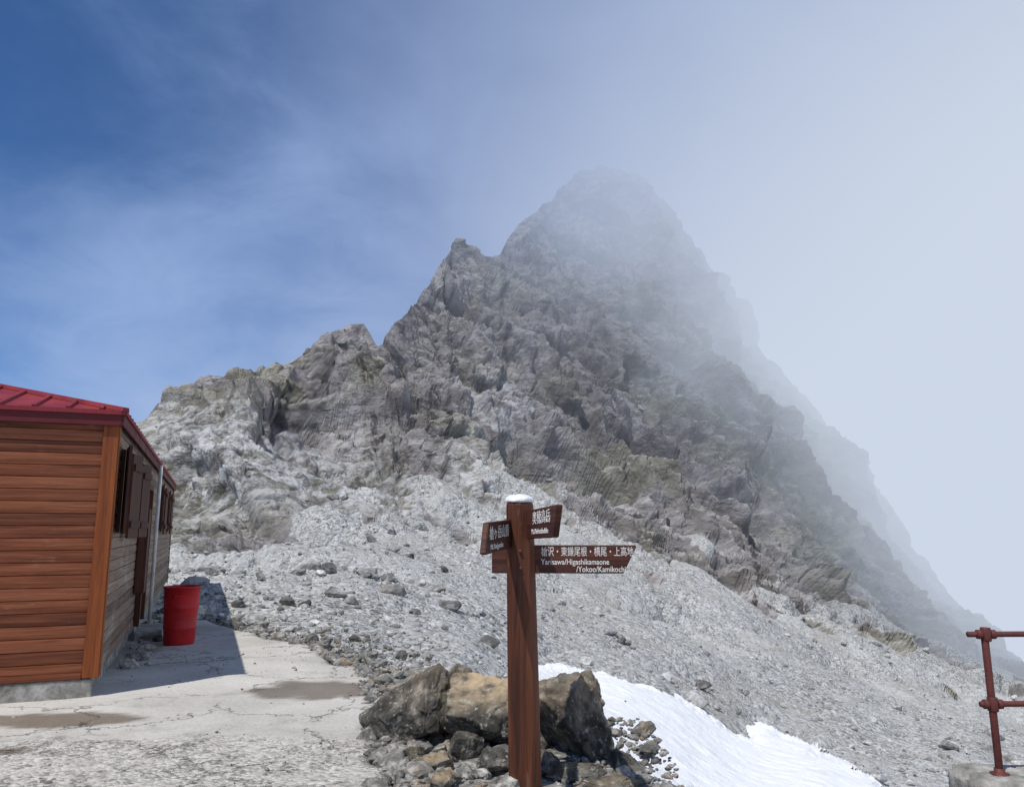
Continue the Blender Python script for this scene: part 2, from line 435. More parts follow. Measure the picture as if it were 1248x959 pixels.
Qa = Q * np.array([.5, 1, 1])
r0 = ridged(Qa / 38 + warp * .2, 3, 46) - 1.0
r1 = ridged(Qa / 22 + warp * .3, 4, 40) - 1.0
f0, e0 = facet(Qa / 15.0 + warp * .2, 55, 26)
f1, e1 = facet(Qa / 7.5 + warp * .25, 5, 26)
f2, e2 = facet(Q * np.array([.6, 1, 1]) / 3.2 + warp * .5, 9, 30)
f3, e3 = facet(P3 / 1.5 + warp * .8, 77, 30)
f4, e4 = facet(P3 / .7 + warp * .8, 31, 25)
r2 = fbm(Qa / 6.0, 5, 60)
fade = np.clip((Dist - 25) / 60, 0, 1)
cr = lambda e, w: np.clip(1 - e / w, 0, 1)
disp_rock = 2.6 * r0 + 2.6 * r1 + 4.2 * f0 + 2.6 * f1 + .5 * r2 + 1.0 * f2 + .40 * f3 + .16 * f4 - 1.0 * cr(e0, .08) - .7 * cr(e1, .10) - .35 * cr(e2, .12) - .12 * cr(e3, .15)
disp_scree = .5 * fbm(P3 / 12, 3, 80) + .14 * fbm(P3 / 2.2, 4, 90) * np.clip(Dist / 25, .15, 1) + .08 * f3 + .07 * f4
am = .36 + .50 * fade
sk_f = np.clip((PYf - YSKf) / 30, 0, 1)
am = am * (.40 + .60 * sk_f)
disp = rock * disp_rock * am * (1 - .25 * light) + (1 - rock) * disp_scree * np.clip((Dist - 8) / 20, .12, 1)
disp = np.where(np.arange(nr).repeat(nc) < NS, 0, disp)
P3d = P3 + N3 * disp[:, None]
crack = cr(e0, .05) * .5 + cr(e1, .06) * .5 + cr(e2, .08) * .35 + cr(e3, .08) * .15 + np.clip(-.45 - r1, 0, 1) * .6 + np.clip(-.5 - r0, 0, 1) * .5
crack = np.clip(crack, 0, 1) * rock
GF = grid_faces(nr, nc)
terr = mesh_obj("mountain_terrain", P3d, GF, M_SCREE)
terr.data.materials.append(M_ROCK)
isrock = (rock[GF].mean(1) > .5)
terr.data.polygons.foreach_set("material_index", isrock.astype(np.int32))
terr.data.polygons.foreach_set("use_smooth", ~isrock)
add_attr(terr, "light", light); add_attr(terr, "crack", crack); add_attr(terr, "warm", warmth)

# ------------------------------------------------------------------ rocks
def ico(sub):
    bm = bmesh.new(); bmesh.ops.create_icosphere(bm, subdivisions=sub, radius=1)
    bm.verts.ensure_lookup_table()
    v = np.array([x.co[:] for x in bm.verts]); f = np.array([[q.index for q in p.verts] for p in bm.faces]); bm.free()
    v /= np.linalg.norm(v, axis=1)[:, None]
    return v, f
def angular(dirs, seed, planes=13, soft=0.0):
    r = np.random.default_rng(seed)
    n = r.normal(size=(planes, 3)); n /= np.linalg.norm(n, axis=1)[:, None]
    o = r.uniform(.62, 1.0, planes)
    dt = dirs @ n.T
    rad = np.where(dt > .05, o / np.maximum(dt, .05), 9.0)
    return dirs * np.minimum(rad.min(1), 1.35)[:, None]
I1v, I1f = ico(2); I3v, I3f = ico(3)
protos = [angular(I1v, 100 + k, 10) for k in range(16)]

def scatter(name, pos, size, mat, flat=.65, seed=1, protos=protos, faces=I1f, sink=.25):
    r = np.random.default_rng(seed); n = len(pos); nv = len(protos[0])
    pr = np.array(protos)[r.integers(0, len(protos), n)]
    q = r.normal(size=(n, 4)); q /= np.linalg.norm(q, axis=1)[:, None]
    w, x, y, z = q.T
    R = np.stack([1-2*(y*y+z*z), 2*(x*y-z*w), 2*(x*z+y*w), 2*(x*y+z*w), 1-2*(x*x+z*z), 2*(y*z-x*w), 2*(x*z-y*w), 2*(y*z+x*w), 1-2*(x*x+y*y)], 1).reshape(n, 3, 3)
    sc = size[:, None] * r.uniform(.65, 1.2, (n, 3))
    vv = pr * sc[:, None, :]
    vv = np.einsum('nij,nvj->nvi', R, vv); vv[..., 2] *= flat
    vv += pos[:, None, :]; vv[..., 2] += (size * flat * (1 - sink * 2) * .6)[:, None]
    ff = (faces[None] + (np.arange(n) * nv)[:, None, None]).reshape(-1, 3)
    return mesh_obj(name, vv.reshape(-1, 3), ff, mat, smooth=False)

idx_all = np.arange(nr * nc).reshape(nr, nc)[NS:NS + NU, :].ravel()
pick_w = (1 - rock[idx_all] * .88) * np.clip(30.0 / Dist[idx_all], .14, 1.3) * (PXf[idx_all] > 100) * (Dist[idx_all] < 150)
pick_w /= pick_w.sum()
NSC = 22000
pk = rng.choice(idx_all, NSC, p=pick_w, replace=True)
pos = P3d[pk] + rng.normal(0, .15, (NSC, 3)) * np.array([1, 1, .0])
dd = Dist[pk]
sz = np.clip(rng.pareto(2.5, NSC) * .025 + .016, 0, .34) * (.6 + dd / 45.0)
sz = np.where(dd < 22, np.clip(sz, 0, .10), sz)
scatter("scree_stones", pos, sz, M_STONE, seed=3)
bl = []
for (px, py, w) in [(378,690,28),(405,686,34),(420,680,20),(400,703,24),(407,728,24),(350,736,22),(385,694,18),(428,738,18),(530,735,18),(545,750,20),(560,640,16),(300,655,14),(640,770,18),(372,738,14),(470,718,15),(505,752,15),(262,700,13),(318,708,14),(455,655,14),(860,830,18),(760,780,14),(445,712,13),(596,790,20),(398,676,14),(365,698,14),(812,680,34),(798,672,20),(345,640,16),(500,680,13),(430,700,16),(290,735,15),(480,640,13),(540,700,13)]:
    j = np.argmin((PXf[idx_all] - px) ** 2 + (PYf[idx_all] - py) ** 2); j = idx_all[j]
    bl.append((P3d[j], w / FP * Dist[j] * .5))
bpos = np.array([b[0] for b in bl]); bsz = np.array([b[1] for b in bl])
protos3 = [angular(I3v, 300 + k, 14) for k in range(12)]
protos3 = [p * (1 + .09 * fbm(p * 2.5 + k * 5, 3)[:, None]) for k, p in enumerate(protos3)]
M_SB = stone_material("slope_boulder_stone", (.13, .13, .125), (.32, .32, .31), (.24, .21, .16, 1), 3)
scatter("slope_boulders", bpos, bsz, M_SB, flat=.72, seed=8, protos=protos3, faces=I3f, sink=.1)

# ------------------------------------------------------------------ snow
def in_poly(x, y, poly):
    inside = np.zeros(x.shape, bool); n = len(poly)
    for k in range(n):
        x1, y1 = poly[k]; x2, y2 = poly[(k + 1) % n]
        c = ((y1 > y) != (y2 > y)) & (x < (x2 - x1) * (y - y1) / (y2 - y1 + 1e-9) + x1)
        inside ^= c
    return inside
def poly_dist(x, y, poly):
    d = np.full(x.shape, 1e9); n = len(poly)
    for k in range(n):
        a = np.array(poly[k]); b = np.array(poly[(k + 1) % n]); ab = b - a
        t = np.clip(((x - a[0]) * ab[0] + (y - a[1]) * ab[1]) / (ab @ ab + 1e-9), 0, 1)
        d = np.minimum(d, np.hypot(x - a[0] - t * ab[0], y - a[1] - t * ab[1]))
    return np.where(in_poly(x, y, poly), d, -d)
snow_poly = [(640,824),(668,820),(700,822),(745,832),(790,845),(830,857),(862,876),(884,898),(904,908),(925,916),(918,890),(945,896),(985,914),(1020,934),(1062,956),(1100,985),(1040,1010),(900,1010),(780,1000),(720,960),(640,900)]
sx, sy = np.meshgrid(np.arange(600, 1140, 1.6), np.arange(800, 1050, 1.2))
sd = np.exp(tps_eval(CW, CX, np.stack([sx.ravel(), sy.ravel()], 1) / 300.0))
SX, SY, SZ = at_depth(sx.ravel(), sy.ravel(), sd)
SP = np.stack([SX, SY, SZ], 1)
dist_s = poly_dist(sx.ravel(), sy.ravel(), snow_poly) + 9 * fbm(SP / 1.6, 5, 7) + 4 * fbm(SP / .35, 3, 5)
thick = np.clip(dist_s / 14, -1.0, 1)
SP[:, 2] += .10 + .30 * thick + .06 * fbm(SP / 1.8, 3, 66)
keep = (dist_s > -9).reshape(sx.shape)
gf = grid_faces(*sx.shape); kf = keep.ravel()[gf].all(1)
used, inv = np.unique(gf[kf], return_inverse=True)
mesh_obj("snow_patch", SP[used], inv.reshape(-1, 4), M_SNOW)

# ------------------------------------------------------------------ TERRACE (concrete)
edge_px = [(240,752),(290,766),(340,778),(385,786),(410,800),(432,812),(452,828),(452,850),(462,880),(470,915),(480,955)]
pe = [tuple(float(c) for c in on_ground(a, b)) for a, b in edge_px]
pad_poly = [(-16, -8), (6.5, -8), (6.5, 5.35), (3.1, 5.15), (1.4, 4.75), (-.55, 4.75)] + pe[::-1] + [(-6.6, 17.5), (-16, 17.5)]
gx, gy = np.meshgrid(np.arange(-16, 7, .075), np.arange(-8, 18, .075))
fx, fy = gx.ravel(), gy.ravel()
G = np.stack([fx, fy, 0 * fx], 1)
pd = poly_dist(fx, fy, pad_poly) + .16 * fbm(G / .9, 5, 4)
gz = .012 * fbm(G / 1.5, 4, 9) - np.clip(.10 - pd, 0, .3) * .5
rough = 1 / (1 + np.exp(((fy - (6.45 + (fx + 3) * .05)) - .12 * fbm(G / .5, 4, 12)) / .03))
def el(cx, cy, rx, ry, s=.35):
    return np.clip(1 - (((fx - cx) / rx) ** 2 + ((fy - cy) / ry) ** 2) + s * fbm(G / .35, 4, 33), 0, .35) / .35
wet = np.maximum.reduce([el(-1.95, 8.35, .72, .55, .5), el(-3.85, 7.0, .75, .30, .5), el(-3.9, 6.05, .45, .09, .4), el(-2.2, 5.0, .25, .05), el(-5.2, 10.2, .6, 1.8) * .6])
gf = grid_faces(*gx.shape); kf = (pd > 0)[gf].all(1)
used, inv = np.unique(gf[kf], return_inverse=True)
G[:, 2] = gz
pad = mesh_obj("concrete_terrace", G[used], inv.reshape(-1, 4), M_CONC)
add_attr(pad, "rough", rough[used]); add_attr(pad, "wet", wet[used])
so = pad.modifiers.new("thick", 'SOLIDIFY'); so.thickness = .9; so.offset = -1

gx, gy = np.meshgrid(np.arange(-1.6, 2.2, .04), np.arange(4.3, 10.2, .04))
fx2, fy2 = gx.ravel(), gy.ravel()
G2 = np.stack([fx2, fy2, 0 * fx2], 1)
rp = [(-.9, 4.6), (1.15, 4.6), (1.1, 5.6), (.9, 6.9), (.3, 8.2), (-.6, 9.9), (-2.0, 10.2), (-1.6, 8)]
rd = poly_dist(fx2, fy2, rp) + .1 * fbm(G2 / .6, 3, 2)
G2[:, 2] = -.03 + .03 * fbm(G2 / .3, 4, 8) - np.clip(.25 - rd, 0, 2) ** 1.2 * 1.6
gf = grid_faces(*gx.shape); kf = (rd > -1.2)[gf].all(1)
used, inv = np.unique(gf[kf], return_inverse=True)
M_GRAV = stone_material("gravel_stone", (.17, .165, .15), (.38, .37, .34), (.30, .22, .14, 1), 14)
mesh_obj("stony_ground", G2[used], inv.reshape(-1, 4), M_GRAV)

ep = np.array(pe)
seg = rng.integers(0, len(ep) - 1, 3000); tt = rng.random(3000)
bp = ep[seg] * (1 - tt)[:, None] + ep[seg + 1] * tt[:, None]
offx = rng.exponential(.35, 3000) - .12
bp = bp + np.stack([offx * .85, offx * .45], 1)
b2 = np.stack([rng.uniform(-.95, 1.2, 1700), rng.uniform(4.7, 7.2, 1700)], 1)
b2 = b2[b2[:, 0] < 1.15]
# loose grit over the rough concrete
b3 = np.stack([rng.uniform(-4.5, -.7, 700), rng.uniform(4.6, 12, 700)], 1)
allp = np.vstack([bp, b2, b3]); z = np.full(len(allp), -.03); z[-700:] = 0.0
szg = np.clip(rng.pareto(2.2, len(allp)) * .014 + .010, 0, .10)
szg[-700:] = np.clip(rng.pareto(2.5, 700) * .004 + .004, 0, .022)
okp = ~in_poly(allp[:, 0], allp[:, 1], [(-4.1, 8.0), (-9.4, 21.6), (-16, 20), (-11, 5.3)])
scatter("edge_gravel", np.column_stack([allp, z])[okp], szg[okp], M_GRAV, seed=12)

I6v, I6f = ico(6)
def boulder(name, c, s, seed, rz=0, ochre=0.0, planes=15):
    p = angular(I6v, seed, planes)
    p = p * (1 + .055 * fbm(p * 2.2 + seed, 4)[:, None] + .018 * ridged(p * 5 + seed, 4)[:, None])
    f, e = facet(p * 2.3 + seed, seed % 50, 22)
    p = p * (1 + .08 * f[:, None] - .03 * np.clip(1 - e / .12, 0, 1)[:, None])
    p = p / np.abs(p).max(0)
    p = p * np.array(s)
    cz, sz_ = math.cos(rz), math.sin(rz)
    p = np.stack([cz * p[:, 0] - sz_ * p[:, 1], sz_ * p[:, 0] + cz * p[:, 1], p[:, 2]], 1)
    ob = mesh_obj(name, p, I6f, M_BOULDER)
    oc = np.clip(p[:, 2] / s[2] * 1.8 - .1, 0, 1) * ochre
    add_attr(ob, "ochre", oc)
    ob.location = c
    return ob
boulder("boulder", (-.76, 6.60, .19), (.46, .42, .35), 21, .2, .2)
boulder("boulder", (-.17, 6.45, .20), (.54, .42, .37), 34, -.2, 1.0)
boulder("boulder", (.46, 6.35, .20), (.41, .42, .35), 48, .5, .25)
boulder("boulder", (-.50, 7.3, .12), (.38, .28, .30), 61, .9, .2)
boulder("boulder", (-.36, 6.0, .02), (.17, .15, .16), 75, .4, 0)
boulder("boulder", (-.12, 5.72, .03), (.16, .13, .10), 83, .1, 0)
boulder("boulder", (-.52, 5.72, .02), (.14, .12, .09), 92, .7, .8)
boulder("boulder", (.42, 5.62, .0), (.26, .17, .10), 101, .2, .2)
boulder("boulder", (.78, 5.75, -.02), (.17, .15, .12), 117, 1.1, 0)
boulder("boulder", (-.42, 5.40, .0), (.15, .10, .07), 125, 1.3, .7)
boulder("boulder", (.62, 5.35, -.02), (.22, .12, .07), 133, .3, .3)
boulder("boulder", (-.70, 5.98, .0), (.10, .09, .07), 141, .5, .2)
boulder("boulder", (.22, 5.78, .02), (.13, .12, .10), 152, .5, .1)

# ------------------------------------------------------------------ CABIN
PHI = math.atan2(.36, .933)
cab = empty("wooden_cabin", (-4.1, 8.0, 0), PHI)
W, L = 6.4, 14.6
def siding(name, length, axis, mat):
    prof = []
    for k in range(NCOURSE):
        z0 = H0 + k * CH
        prof += [(0.008, z0), (.020, z0 + .006), (.024, z0 + CH * .35), (.021, z0 + CH - .008), (.008, z0 + CH - .002)]
    co = []; fc = []
    a, b = sorted((0, length))
    for o, zc in prof:
        for q in (a, b):
            co.append((q, -o, zc) if axis == 'x' else (o, q, zc))
    for i in range(len(prof) - 1):
        q = i * 2; fc.append((q, q + 1, q + 3, q + 2))
    return mesh_obj(name, co, fc, mat, cab, smooth=False)
box("wall_core", -W, -.001, .001, L, H0 - .02, H1, M_WSIDE, cab)
siding("front_siding", -W, 'x', M_WFRONT)
siding("side_siding", L, 'y', M_WSIDE)
box("foundation", -W + .03, -.03, .03, L - .03, -.4, H0 - .021, M_BLOCK, cab)
box("foundation_front", -W, .0, -.035, .02, -.35, .165, M_BLOCK, cab, .01)
box("corner_board_front", -.10, .045, -.05, -.027, H0 - .02, H1, M_TRIM, cab, .004)
box("corner_board_side", .028, .05, -.026, .10, H0 - .02, H1, M_TRIM, cab, .004)
box("corner_board_back", .028, .05, L - .12, L + .02, H0 - .02, H1, M_WSIDE, cab, .004)
box("sill_board", -W, -.105, -.045, -.027, H0 - .03, H0 + .03, M_WFRONT, cab, .004)
ov = .085; ze = 2.80; pitch = .28
def roof():
    bm = bmesh.new()
    x0, x1, y0, y1 = -W - ov, ov, -ov, L + ov
    hw = (x1 - x0) / 2; zr = ze + pitch * hw
    A = bm.verts.new((x0, y0, ze)); B = bm.verts.new((x1, y0, ze)); C = bm.verts.new((x1, y1, ze)); Dd = bm.verts.new((x0, y1, ze))
    R0 = bm.verts.new((x0 + hw, y0 + hw, zr)); R1 = bm.verts.new((x0 + hw, y1 - hw, zr))
    for f in ((A, B, R0), (B, C, R1, R0), (C, Dd, R1), (Dd, A, R0, R1), (Dd, C, B, A)): bm.faces.new(f)
    bm_obj("roof_sheet", bm, M_ROOF, cab)
    bm = bmesh.new()
    def rib(p, q, w=.022, h=.03):
        p = Vector(p); q = Vector(q); d = (q - p); ln = d.length; d.normalize()
        side = d.cross(Vector((0, 0, 1))).normalized(); up = side.cross(d).normalized()
        vs = []
        for base in (p - d * .01, q):
            for a, b in ((-w, -.004), (w, -.004), (w * .7, h), (-w * .7, h)):
                vs.append(bm.verts.new(base + side * a + up * b))
        for k in range(4): bm.faces.new((vs[k], vs[(k+1) % 4], vs[4 + (k+1) % 4], vs[4 + k]))
        bm.faces.new(vs[:4][::-1]); bm.faces.new(vs[4:])
    x = x1 - .22
    while x > x0:
        run = min(x1 - x, x - x0); rib((x, y0, ze), (x, y0 + run, ze + pitch * run)); x -= .30
    y = y0 + .22
    while y < y1:
        run = min(y - y0, y1 - y, hw); rib((x1, y, ze), (x1 - run, y, ze + pitch * run)); y += .30
    rib((x1, y0, ze), (x1 - hw, y0 + hw, zr), .045, .04)
    bm_obj("roof_seams", bm, M_ROOF, cab)
    box("fascia_front", x0, x1 - .022, y0 - .0, y0 + .02, ze - .15, ze - .003, M_FASC, cab, .003)
    box("fascia_side", x1 - .02, x1, y0, y1, ze - .15, ze - .003, M_FASC, cab, .003)
    box("drip_edge_front", x0, x1 + .012, y0 - .02, y0 - .002, ze - .04, ze + .006, M_ROOF, cab, .003)
    box("drip_edge_side", x1 + .002, x1 + .02, y0, y1, ze - .04, ze + .006, M_ROOF, cab, .003)
    box("soffit", x0 + .02, x1 - .022, y0 + .021, y1 - .02, ze - .085, ze - .07, M_DARKW, cab)
roof()
def window(s0, s1, z0, z1):
    box("window_glass", .03, .035, s0, s1, z0, z1, M_GLASS, cab)
    for a, b, c, d in ((s0 - .05, s0, z0 - .05, z1 + .05), (s1, s1 + .05, z0 - .05, z1 + .05), (s0, s1, z1, z1 + .05), (s0, s1, z0 - .05, z0)):
        box("window_frame", .027, .065, a, b, c, d, M_DARKW, cab, .003)
    box("window_mullion", .036, .05, (s0 + s1) / 2 - .02, (s0 + s1) / 2 + .02, z0, z1, M_DARKW, cab)
def shutter(hinge, width, z0, z1, ang):
    M = Matrix.Translation((.070, hinge, 0)) @ Matrix.Rotation(math.radians(ang), 4, 'Z')
    w0, w1 = sorted((0, width))
    box("shutter", 0, .03, w0, w1, z0, z1, M_DARKW, cab, .004, M)
    for zz in (z0 + .12, z1 - .2): box("shutter_batten", .031, .052, w0 + .02, w1 - .02, zz, zz + .08, M_DARKW, cab, .003, M)
for s0, s1, sh in ((.62, 1.15, 1), (2.0, 2.7, 1), (8.3, 9.3, 0), (11.2, 12.4, 0)):
    window(s0, s1, 1.62, 2.42)
    shutter(s0 - .05, -.42, 1.56, 2.48, 9 if s0 < 1 else 4); shutter(s1 + .05, .42, 1.50, 2.48, -10 if sh else -3)
box("door_leaf", .03, .05, 4.2, 5.1, .22, 2.2, M_DARKW, cab, .003)
for a, b, c, d in ((4.1, 4.19, .2, 2.3), (5.11, 5.2, .2, 2.3), (4.19, 5.11, 2.21, 2.3)):
    box("door_frame", .027, .10, a, b, c, d, M_DARKW, cab, .004)
box("service_box", .03, .16, 3.6, 4.0, .7, 1.9, M_DARKW, cab, .01)
box("door_step", .05, .42, 4.1, 5.2, -.05, .12, M_BLOCK, cab, .01)
lathe("drain_pipe", [(.03, 0.02), (.03, 2.7)], 12, M_PIPE, cab, Matrix.Translation((.14, 5.9, 0)))
sp = []
for k in range(60):
    s = rng.uniform(1.5, 9); q = rng.uniform(.1, .4)
    sp.append((-4.1 - .36 * s + .933 * q, 8 + .933 * s + .36 * q, 0))
scatter("loose_stones", np.array(sp), np.clip(rng.pareto(2, len(sp)) * .04 + .03, 0, .13), M_GRAV, seed=44)

# ------------------------------------------------------------------ DRUM
dx, dy = on_ground(209, 787)
drum = empty("red_drum", (float(dx), float(dy) + .24, 0))
lathe("drum_body", [(.20, 0), (.205, .012), (.21, .03), (.217, .20), (.226, .215), (.226, .235), (.220, .25), (.230, .48), (.239, .495), (.239, .515), (.233, .53), (.244, .77), (.258, .775), (.262, .785), (.258, .80), (.240, .80), (.232, .78), (.215, .25), (.20, .03)], 40, M_DRUM, drum)
lathe("drum_dark_fill", [(.21, .50), (.20, .56), (.05, .60)], 24, M_DARK, drum)  # near-black fill painted in for the dark inside of the open drum
for a in (0.2, math.pi + .2):
    box("drum_handle", -.05, .05, -.008, .012, .66, .69, M_DRUM, drum, .004, Matrix.Rotation(a, 4, 'Z') @ Matrix.Translation((0, -.255, 0)))

# ------------------------------------------------------------------ SIGNPOST
sign = empty("signpost", (.085, 5.36, 0))
lathe("post", [(.110, -.3), (.110, 0), (.108, .5), (.104, 1.0), (.099, 1.5), (.096, 1.77), (.086, 1.785)], 10, M_POST, sign, Matrix.Shear('XY', 4, (-.018, 0)) @ Matrix.Rotation(.3, 4, 'Z'), smooth=False)
pb = sign.children[0].modifiers.new("bev", 'BEVEL'); pb.width = .012; pb.segments = 2; pb.limit_method = 'ANGLE'; pb.angle_limit = math.radians(25)
cp = I3v * np.array([.098, .098, .045]); cp[:, 2] = np.maximum(cp[:, 2], -.012) * (1 + .35 * fbm(I3v * 2, 3)); cp = cp * (1 + .06 * fbm(I3v * 3, 2)[:, None])
sc = mesh_obj("snow_cap", cp, I3f, M_SNOW, sign); sc.location = (-.033, 0, 1.795)
def sign_board(name, M, x0, x1, h, tip, th=.035):
    bm = bmesh.new()
    if tip > 0: pts = [(x0, -h/2), (x1 - tip, -h/2), (x1, h/2 * .92), (x1 - .01, h/2), (x0, h/2)]
    else: pts = [(x0, -h/2 * .9), (x0 + .02, -h/2), (x1, -h/2), (x1, h/2), (x0 - tip, h/2)]
    f = [bm.verts.new((a, -th/2, b)) for a, b in pts]; g = [bm.verts.new((a, th/2, b)) for a, b in pts]
    bm.faces.new(f); bm.faces.new(g[::-1]); n = len(pts)
    for k in range(n): bm.faces.new((f[k], g[k], g[(k+1) % n], f[(k+1) % n]))
    bmesh.ops.recalc_face_normals(bm, faces=bm.faces[:])
    bmesh.ops.bevel(bm, geom=bm.edges[:], offset=.004, segments=2, affect='EDGES')
    ob = bm_obj(name, bm, M_SIGN, sign); ob.matrix_local = M
    return ob
def text(name, body, size, M, x, z, th=.035, wscale=1.0, align='LEFT', bold=.0):
    cu = bpy.data.curves.new(name, 'FONT'); cu.body = body; cu.size = size; cu.extrude = .0012; cu.offset = bold
    cu.align_x = align; cu.align_y = 'CENTER'; cu.resolution_u = 6
    ob = bpy.data.objects.new(name, cu); scene.collection.objects.link(ob)
    cu.materials.append(M_WHITE); ob.parent = sign
    ob.matrix_local = M @ Matrix.Translation((x, -th/2 - .001, z)) @ Matrix.Rotation(math.pi/2, 4, 'X') @ Matrix.Diagonal((wscale, 1, 1, 1))
    return ob
MB = Matrix.Translation((-.085 + .0, .0, 1.405)) @ Matrix.Rotation(math.radians(-2), 4, 'Z')
sign_board("direction_board", MB, -.135, .835, .185, .09)
text("board_text", "槍沢・東鎌尾根・横尾・上高地", .068, MB, .195, .046, wscale=.65)
text("board_text", "Yarisawa/Higashikamaone", .052, MB, .195, -.018, wscale=.84, bold=.0004)
text("board_text", "/Yokoo/Kamikochi", .052, MB, .43, -.066, wscale=.84, bold=.0004)
def frame_from(p, q):
    p = Vector(p); q = Vector(q); X_ = (q - p).normalized(); Z_ = Vector((0, 0, 1)); Y_ = Z_.cross(X_).normalized(); Z_ = X_.cross(Y_)
    M = Matrix((X_, Y_, Z_)).transposed().to_4x4(); M.translation = p; return M, (q - p).length
o = Vector((.085, 5.36, 0))
M2, l2 = frame_from(Vector((.10, 5.36, 1.63)) - o, Vector((.275, 4.50, 1.65)) - o)
sign_board("peak_board", M2, -.02, l2, .185, .10)
text("board_text", "奥穂高岳", .088, M2, .25, .030, wscale=1.35)
text("board_text", "Mt.Okuhotakadake", .046, M2, .22, -.050, wscale=1.25)
M3, l3 = frame_from(Vector((-.175, 4.66, 1.545)) - o, Vector((-.01, 5.36, 1.575)) - o)
sign_board("lodge_board", M3, 0, l3, .185, -.08)
text("board_text", "槍ヶ岳山頂", .088, M3, .10, .022, wscale=1.12)
text("board_text", "Mt.Yarigatake", .046, M3, .12, -.055, wscale=1.25)
for zz in (1.35, 1.46):
    lathe("bolt", [(.012, 0), (.012, .012), (.006, .016)], 8, M_RAIL, sign, Matrix.Translation((-.03, -.102, zz)) @ Matrix.Rotation(math.pi/2, 4, 'X'))

# ------------------------------------------------------------------ RAILING
rail = empty("steel_railing", (3.22, 5.5, .01))
def tube(name, p, q, r, mat, parent, seg=20):
    p = Vector(p); q = Vector(q); d = q - p
    M = Matrix.Translation(p) @ d.to_track_quat('Z', 'Y').to_matrix().to_4x4()
    return lathe(name, [(r * .92, 0), (r, .004), (r, d.length - .004), (r * .92, d.length)], seg, mat, parent, M)
for k, xx in enumerate((0, 1.9)):
    tube("upright", (xx + .0, 0, 0), (xx - .01, 0, .92), .024, M_RAIL, rail)
    lathe("foot_flange", [(.06, -.01), (.06, .008), (.034, .012), (.032, .04)], 20, M_RAIL, rail, Matrix.Translation((xx, 0, 0)))
    for zz in (.44, .89):
        lathe("joint_sleeve", [(.030, -.045), (.033, -.04), (.033, .04), (.030, .045)], 20, M_RAIL, rail, Matrix.Translation((xx, 0, zz)))
        for s in (-1, 1):
            lathe("joint_collar", [(.027, .03), (.031, .034), (.031, .06), (.027, .064)], 18, M_RAIL, rail, Matrix.Translation((xx, 0, zz)) @ Matrix.Rotation(s * math.pi/2, 4, 'Y'))
for zz, x0 in ((.44, -.085), (.89, -.125)):
    tube("rail", (x0, 0, zz), (3.0, .12, zz), .019, M_RAIL, rail)
def rough_block(name, x0, x1, y0, y1, z0, z1):
    bm = bmesh.new(); bmesh.ops.create_cube(bm, size=1)
    for v in bm.verts: v.co = Vector((x0 + (v.co.x + .5) * (x1 - x0), y0 + (v.co.y + .5) * (y1 - y0), z0 + (v.co.z + .5) * (z1 - z0)))
    bmesh.ops.bevel(bm, geom=bm.edges[:], offset=.03, segments=2, affect='EDGES')
    bmesh.ops.subdivide_edges(bm, edges=[e for e in bm.edges if e.calc_length() > .2], cuts=24, use_grid_fill=True)
    arr = np.array([v.co[:] for v in bm.verts]); dz = fbm(arr / .12, 4, 3) * .012
    for v, d in zip(bm.verts, dz): v.co += Vector((d, d, d))
    return bm_obj(name, bm, M_BLOCK, None, True)
rough_block("concrete_kerb", 2.99, 6.4, 5.28, 5.74, -.8, .012)

# ------------------------------------------------------------------ CLOUD SEA far below
xs = np.concatenate([-np.geomspace(9000, 60, 60), np.linspace(-50, 50, 8), np.geomspace(60, 9000, 60)])
cx, cy = np.meshgrid(xs, xs)
cp = np.stack([cx.ravel(), cy.ravel(), 0 * cx.ravel()], 1)
cp[:, 2] = -230 + 30 * fbm(cp / 400, 4, 5)
m, t, b = new_mat("cloud_white", 1, 0)
t.set(b.inputs['Base Color'], t.mix(t.noise(objcoord(t), .004, 6), (.45, .48, .55, 1), (.62, .64, .68, 1)))
mesh_obj("cloud_sea", cp, grid_faces(*cx.shape), m)

# ------------------------------------------------------------------ MIST volume
def mist():
    m = bpy.data.materials.new("mist"); m.use_nodes = True
    t = NT(m); t.n.clear()
    out = t.n.new('ShaderNodeOutputMaterial')
    P = objcoord(t); s = t.node('ShaderNodeSeparateXYZ', {0: P})
    q = t.math('ADD', t.math('MULTIPLY', s.outputs[2], .80), t.math('MULTIPLY', s.outputs[0], 1.2))
    n = t.noise(P, .019, 3, .62, .5)
    q = t.math('ADD', q, t.math('MULTIPLY', t.math('SUBTRACT', n, .5), 190))
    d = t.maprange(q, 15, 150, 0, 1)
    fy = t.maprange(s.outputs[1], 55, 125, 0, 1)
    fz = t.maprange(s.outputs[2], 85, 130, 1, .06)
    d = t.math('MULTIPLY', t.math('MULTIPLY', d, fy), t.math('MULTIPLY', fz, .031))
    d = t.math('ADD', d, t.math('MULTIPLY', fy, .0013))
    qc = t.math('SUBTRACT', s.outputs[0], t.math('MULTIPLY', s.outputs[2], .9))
    ec = t.mix(t.maprange(qc, -130, 40, 0, 1), (.25, .34, .58, 1), (.61, .68, .80, 1))  # mist's own shading painted into the glow: bluer high left, whiter low right
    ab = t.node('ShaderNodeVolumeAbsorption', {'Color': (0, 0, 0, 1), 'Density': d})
    em = t.node('ShaderNodeEmission', {'Color': ec, 'Strength': d})  # glow put into the mist, standing in for light scattered many times inside it
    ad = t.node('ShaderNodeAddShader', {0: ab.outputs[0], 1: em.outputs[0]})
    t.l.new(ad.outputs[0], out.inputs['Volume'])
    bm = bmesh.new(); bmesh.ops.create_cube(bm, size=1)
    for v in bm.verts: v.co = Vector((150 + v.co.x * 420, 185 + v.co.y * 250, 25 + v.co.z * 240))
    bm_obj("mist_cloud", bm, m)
mist()

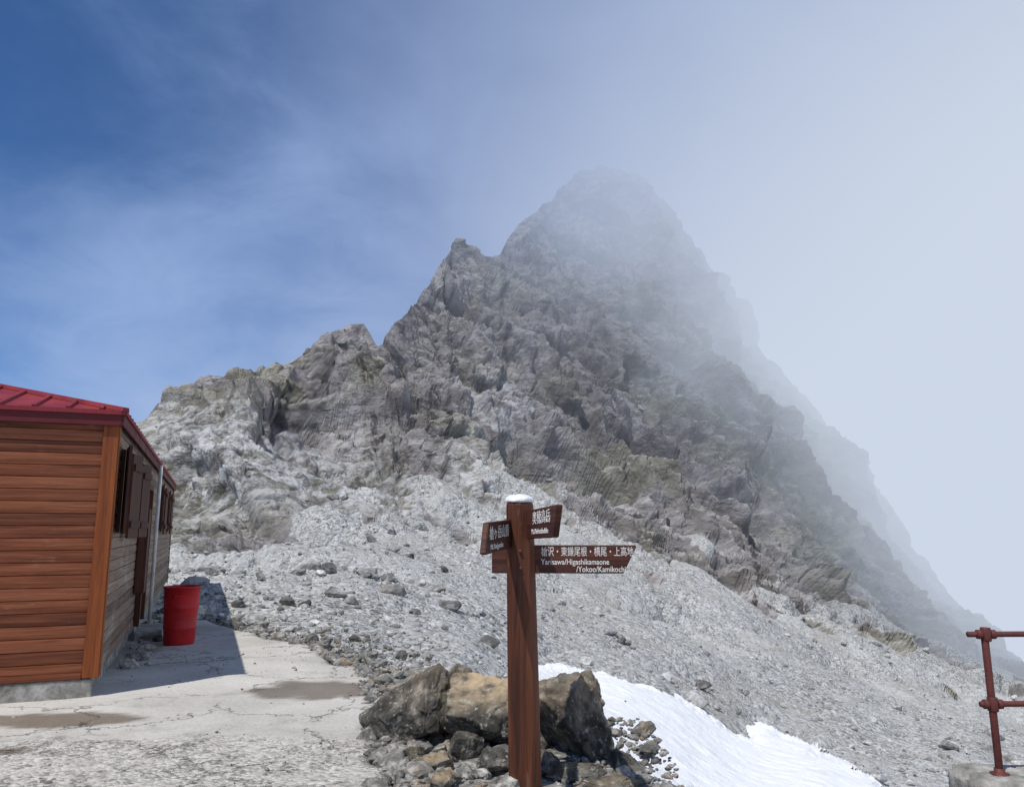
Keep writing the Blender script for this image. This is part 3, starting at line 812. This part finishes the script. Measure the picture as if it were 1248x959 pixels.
# ------------------------------------------------------------------ WORLD + SUN
hx, hy = -.61, -.79; elev = math.radians(60.5)
w = bpy.data.worlds.new("World"); scene.world = w; w.use_nodes = True
t = NT(w); t.n.clear()
out = t.n.new('ShaderNodeOutputWorld')
sky = t.n.new('ShaderNodeTexSky'); sky.sky_type = 'NISHITA'; sky.sun_disc = False
sky.sun_elevation = elev; sky.sun_rotation = math.atan2(hx, hy) % (2 * math.pi)
sky.altitude = 3000; sky.air_density = 1.0; sky.dust_density = .3; sky.ozone_density = 3.0
skc = t.mix(1.0, sky.outputs[0], (.62, 1.0, 1.35, 1), 'MULTIPLY')
bg1 = t.node('ShaderNodeBackground', {'Color': skc, 'Strength': .082})
dirv = t.node('ShaderNodeTexCoord').outputs['Generated']
s = t.node('ShaderNodeSeparateXYZ', {0: dirv})
g = t.math('SUBTRACT', t.math('MULTIPLY', s.outputs[0], .80), t.math('MULTIPLY', s.outputs[2], 1.45))
mp = t.node('ShaderNodeMapping', {'Vector': dirv, 'Rotation': (0, .8, .2), 'Scale': (1.0, 1.0, 1.8)}).outputs[0]
n1 = t.noise(mp, 2.4, 9, .52, .5); n2 = t.noise(mp, 6.5, 8, .60, .6)
nn = t.math('ADD', t.math('MULTIPLY', t.math('SUBTRACT', n1, .5), 2.0), t.math('MULTIPLY', t.math('SUBTRACT', n2, .5), .7))
cov = t.math('ADD', t.math('ADD', t.math('MULTIPLY', g, .95), 1.22), nn)
cov = t.maprange(cov, -.05, 1.25, 0.03, 1)
ccol = t.ramp(t.maprange(g, -1.2, .3, 0, 1, False), [(0.0, (.17, .27, .53)), (.32, (.32, .45, .74)), (.62, (.46, .56, .78)), (1.0, (.63, .69, .83))])
bg2 = t.node('ShaderNodeBackground', {'Color': ccol, 'Strength': 1.0})
mx = t.node('ShaderNodeMixShader', {0: cov, 1: bg1.outputs[0], 2: bg2.outputs[0]})
t.l.new(mx.outputs[0], out.inputs[0])
sd_ = bpy.data.lights.new("sun", 'SUN'); sd_.energy = 4.2; sd_.angle = math.radians(.53); sd_.color = (1, .95, .88)
sun = bpy.data.objects.new("sun", sd_); scene.collection.objects.link(sun)
tosun = Vector((hx * math.cos(elev), hy * math.cos(elev), math.sin(elev)))
sun.rotation_euler = tosun.to_track_quat('Z', 'Y').to_euler()
print("done", len(P3d))
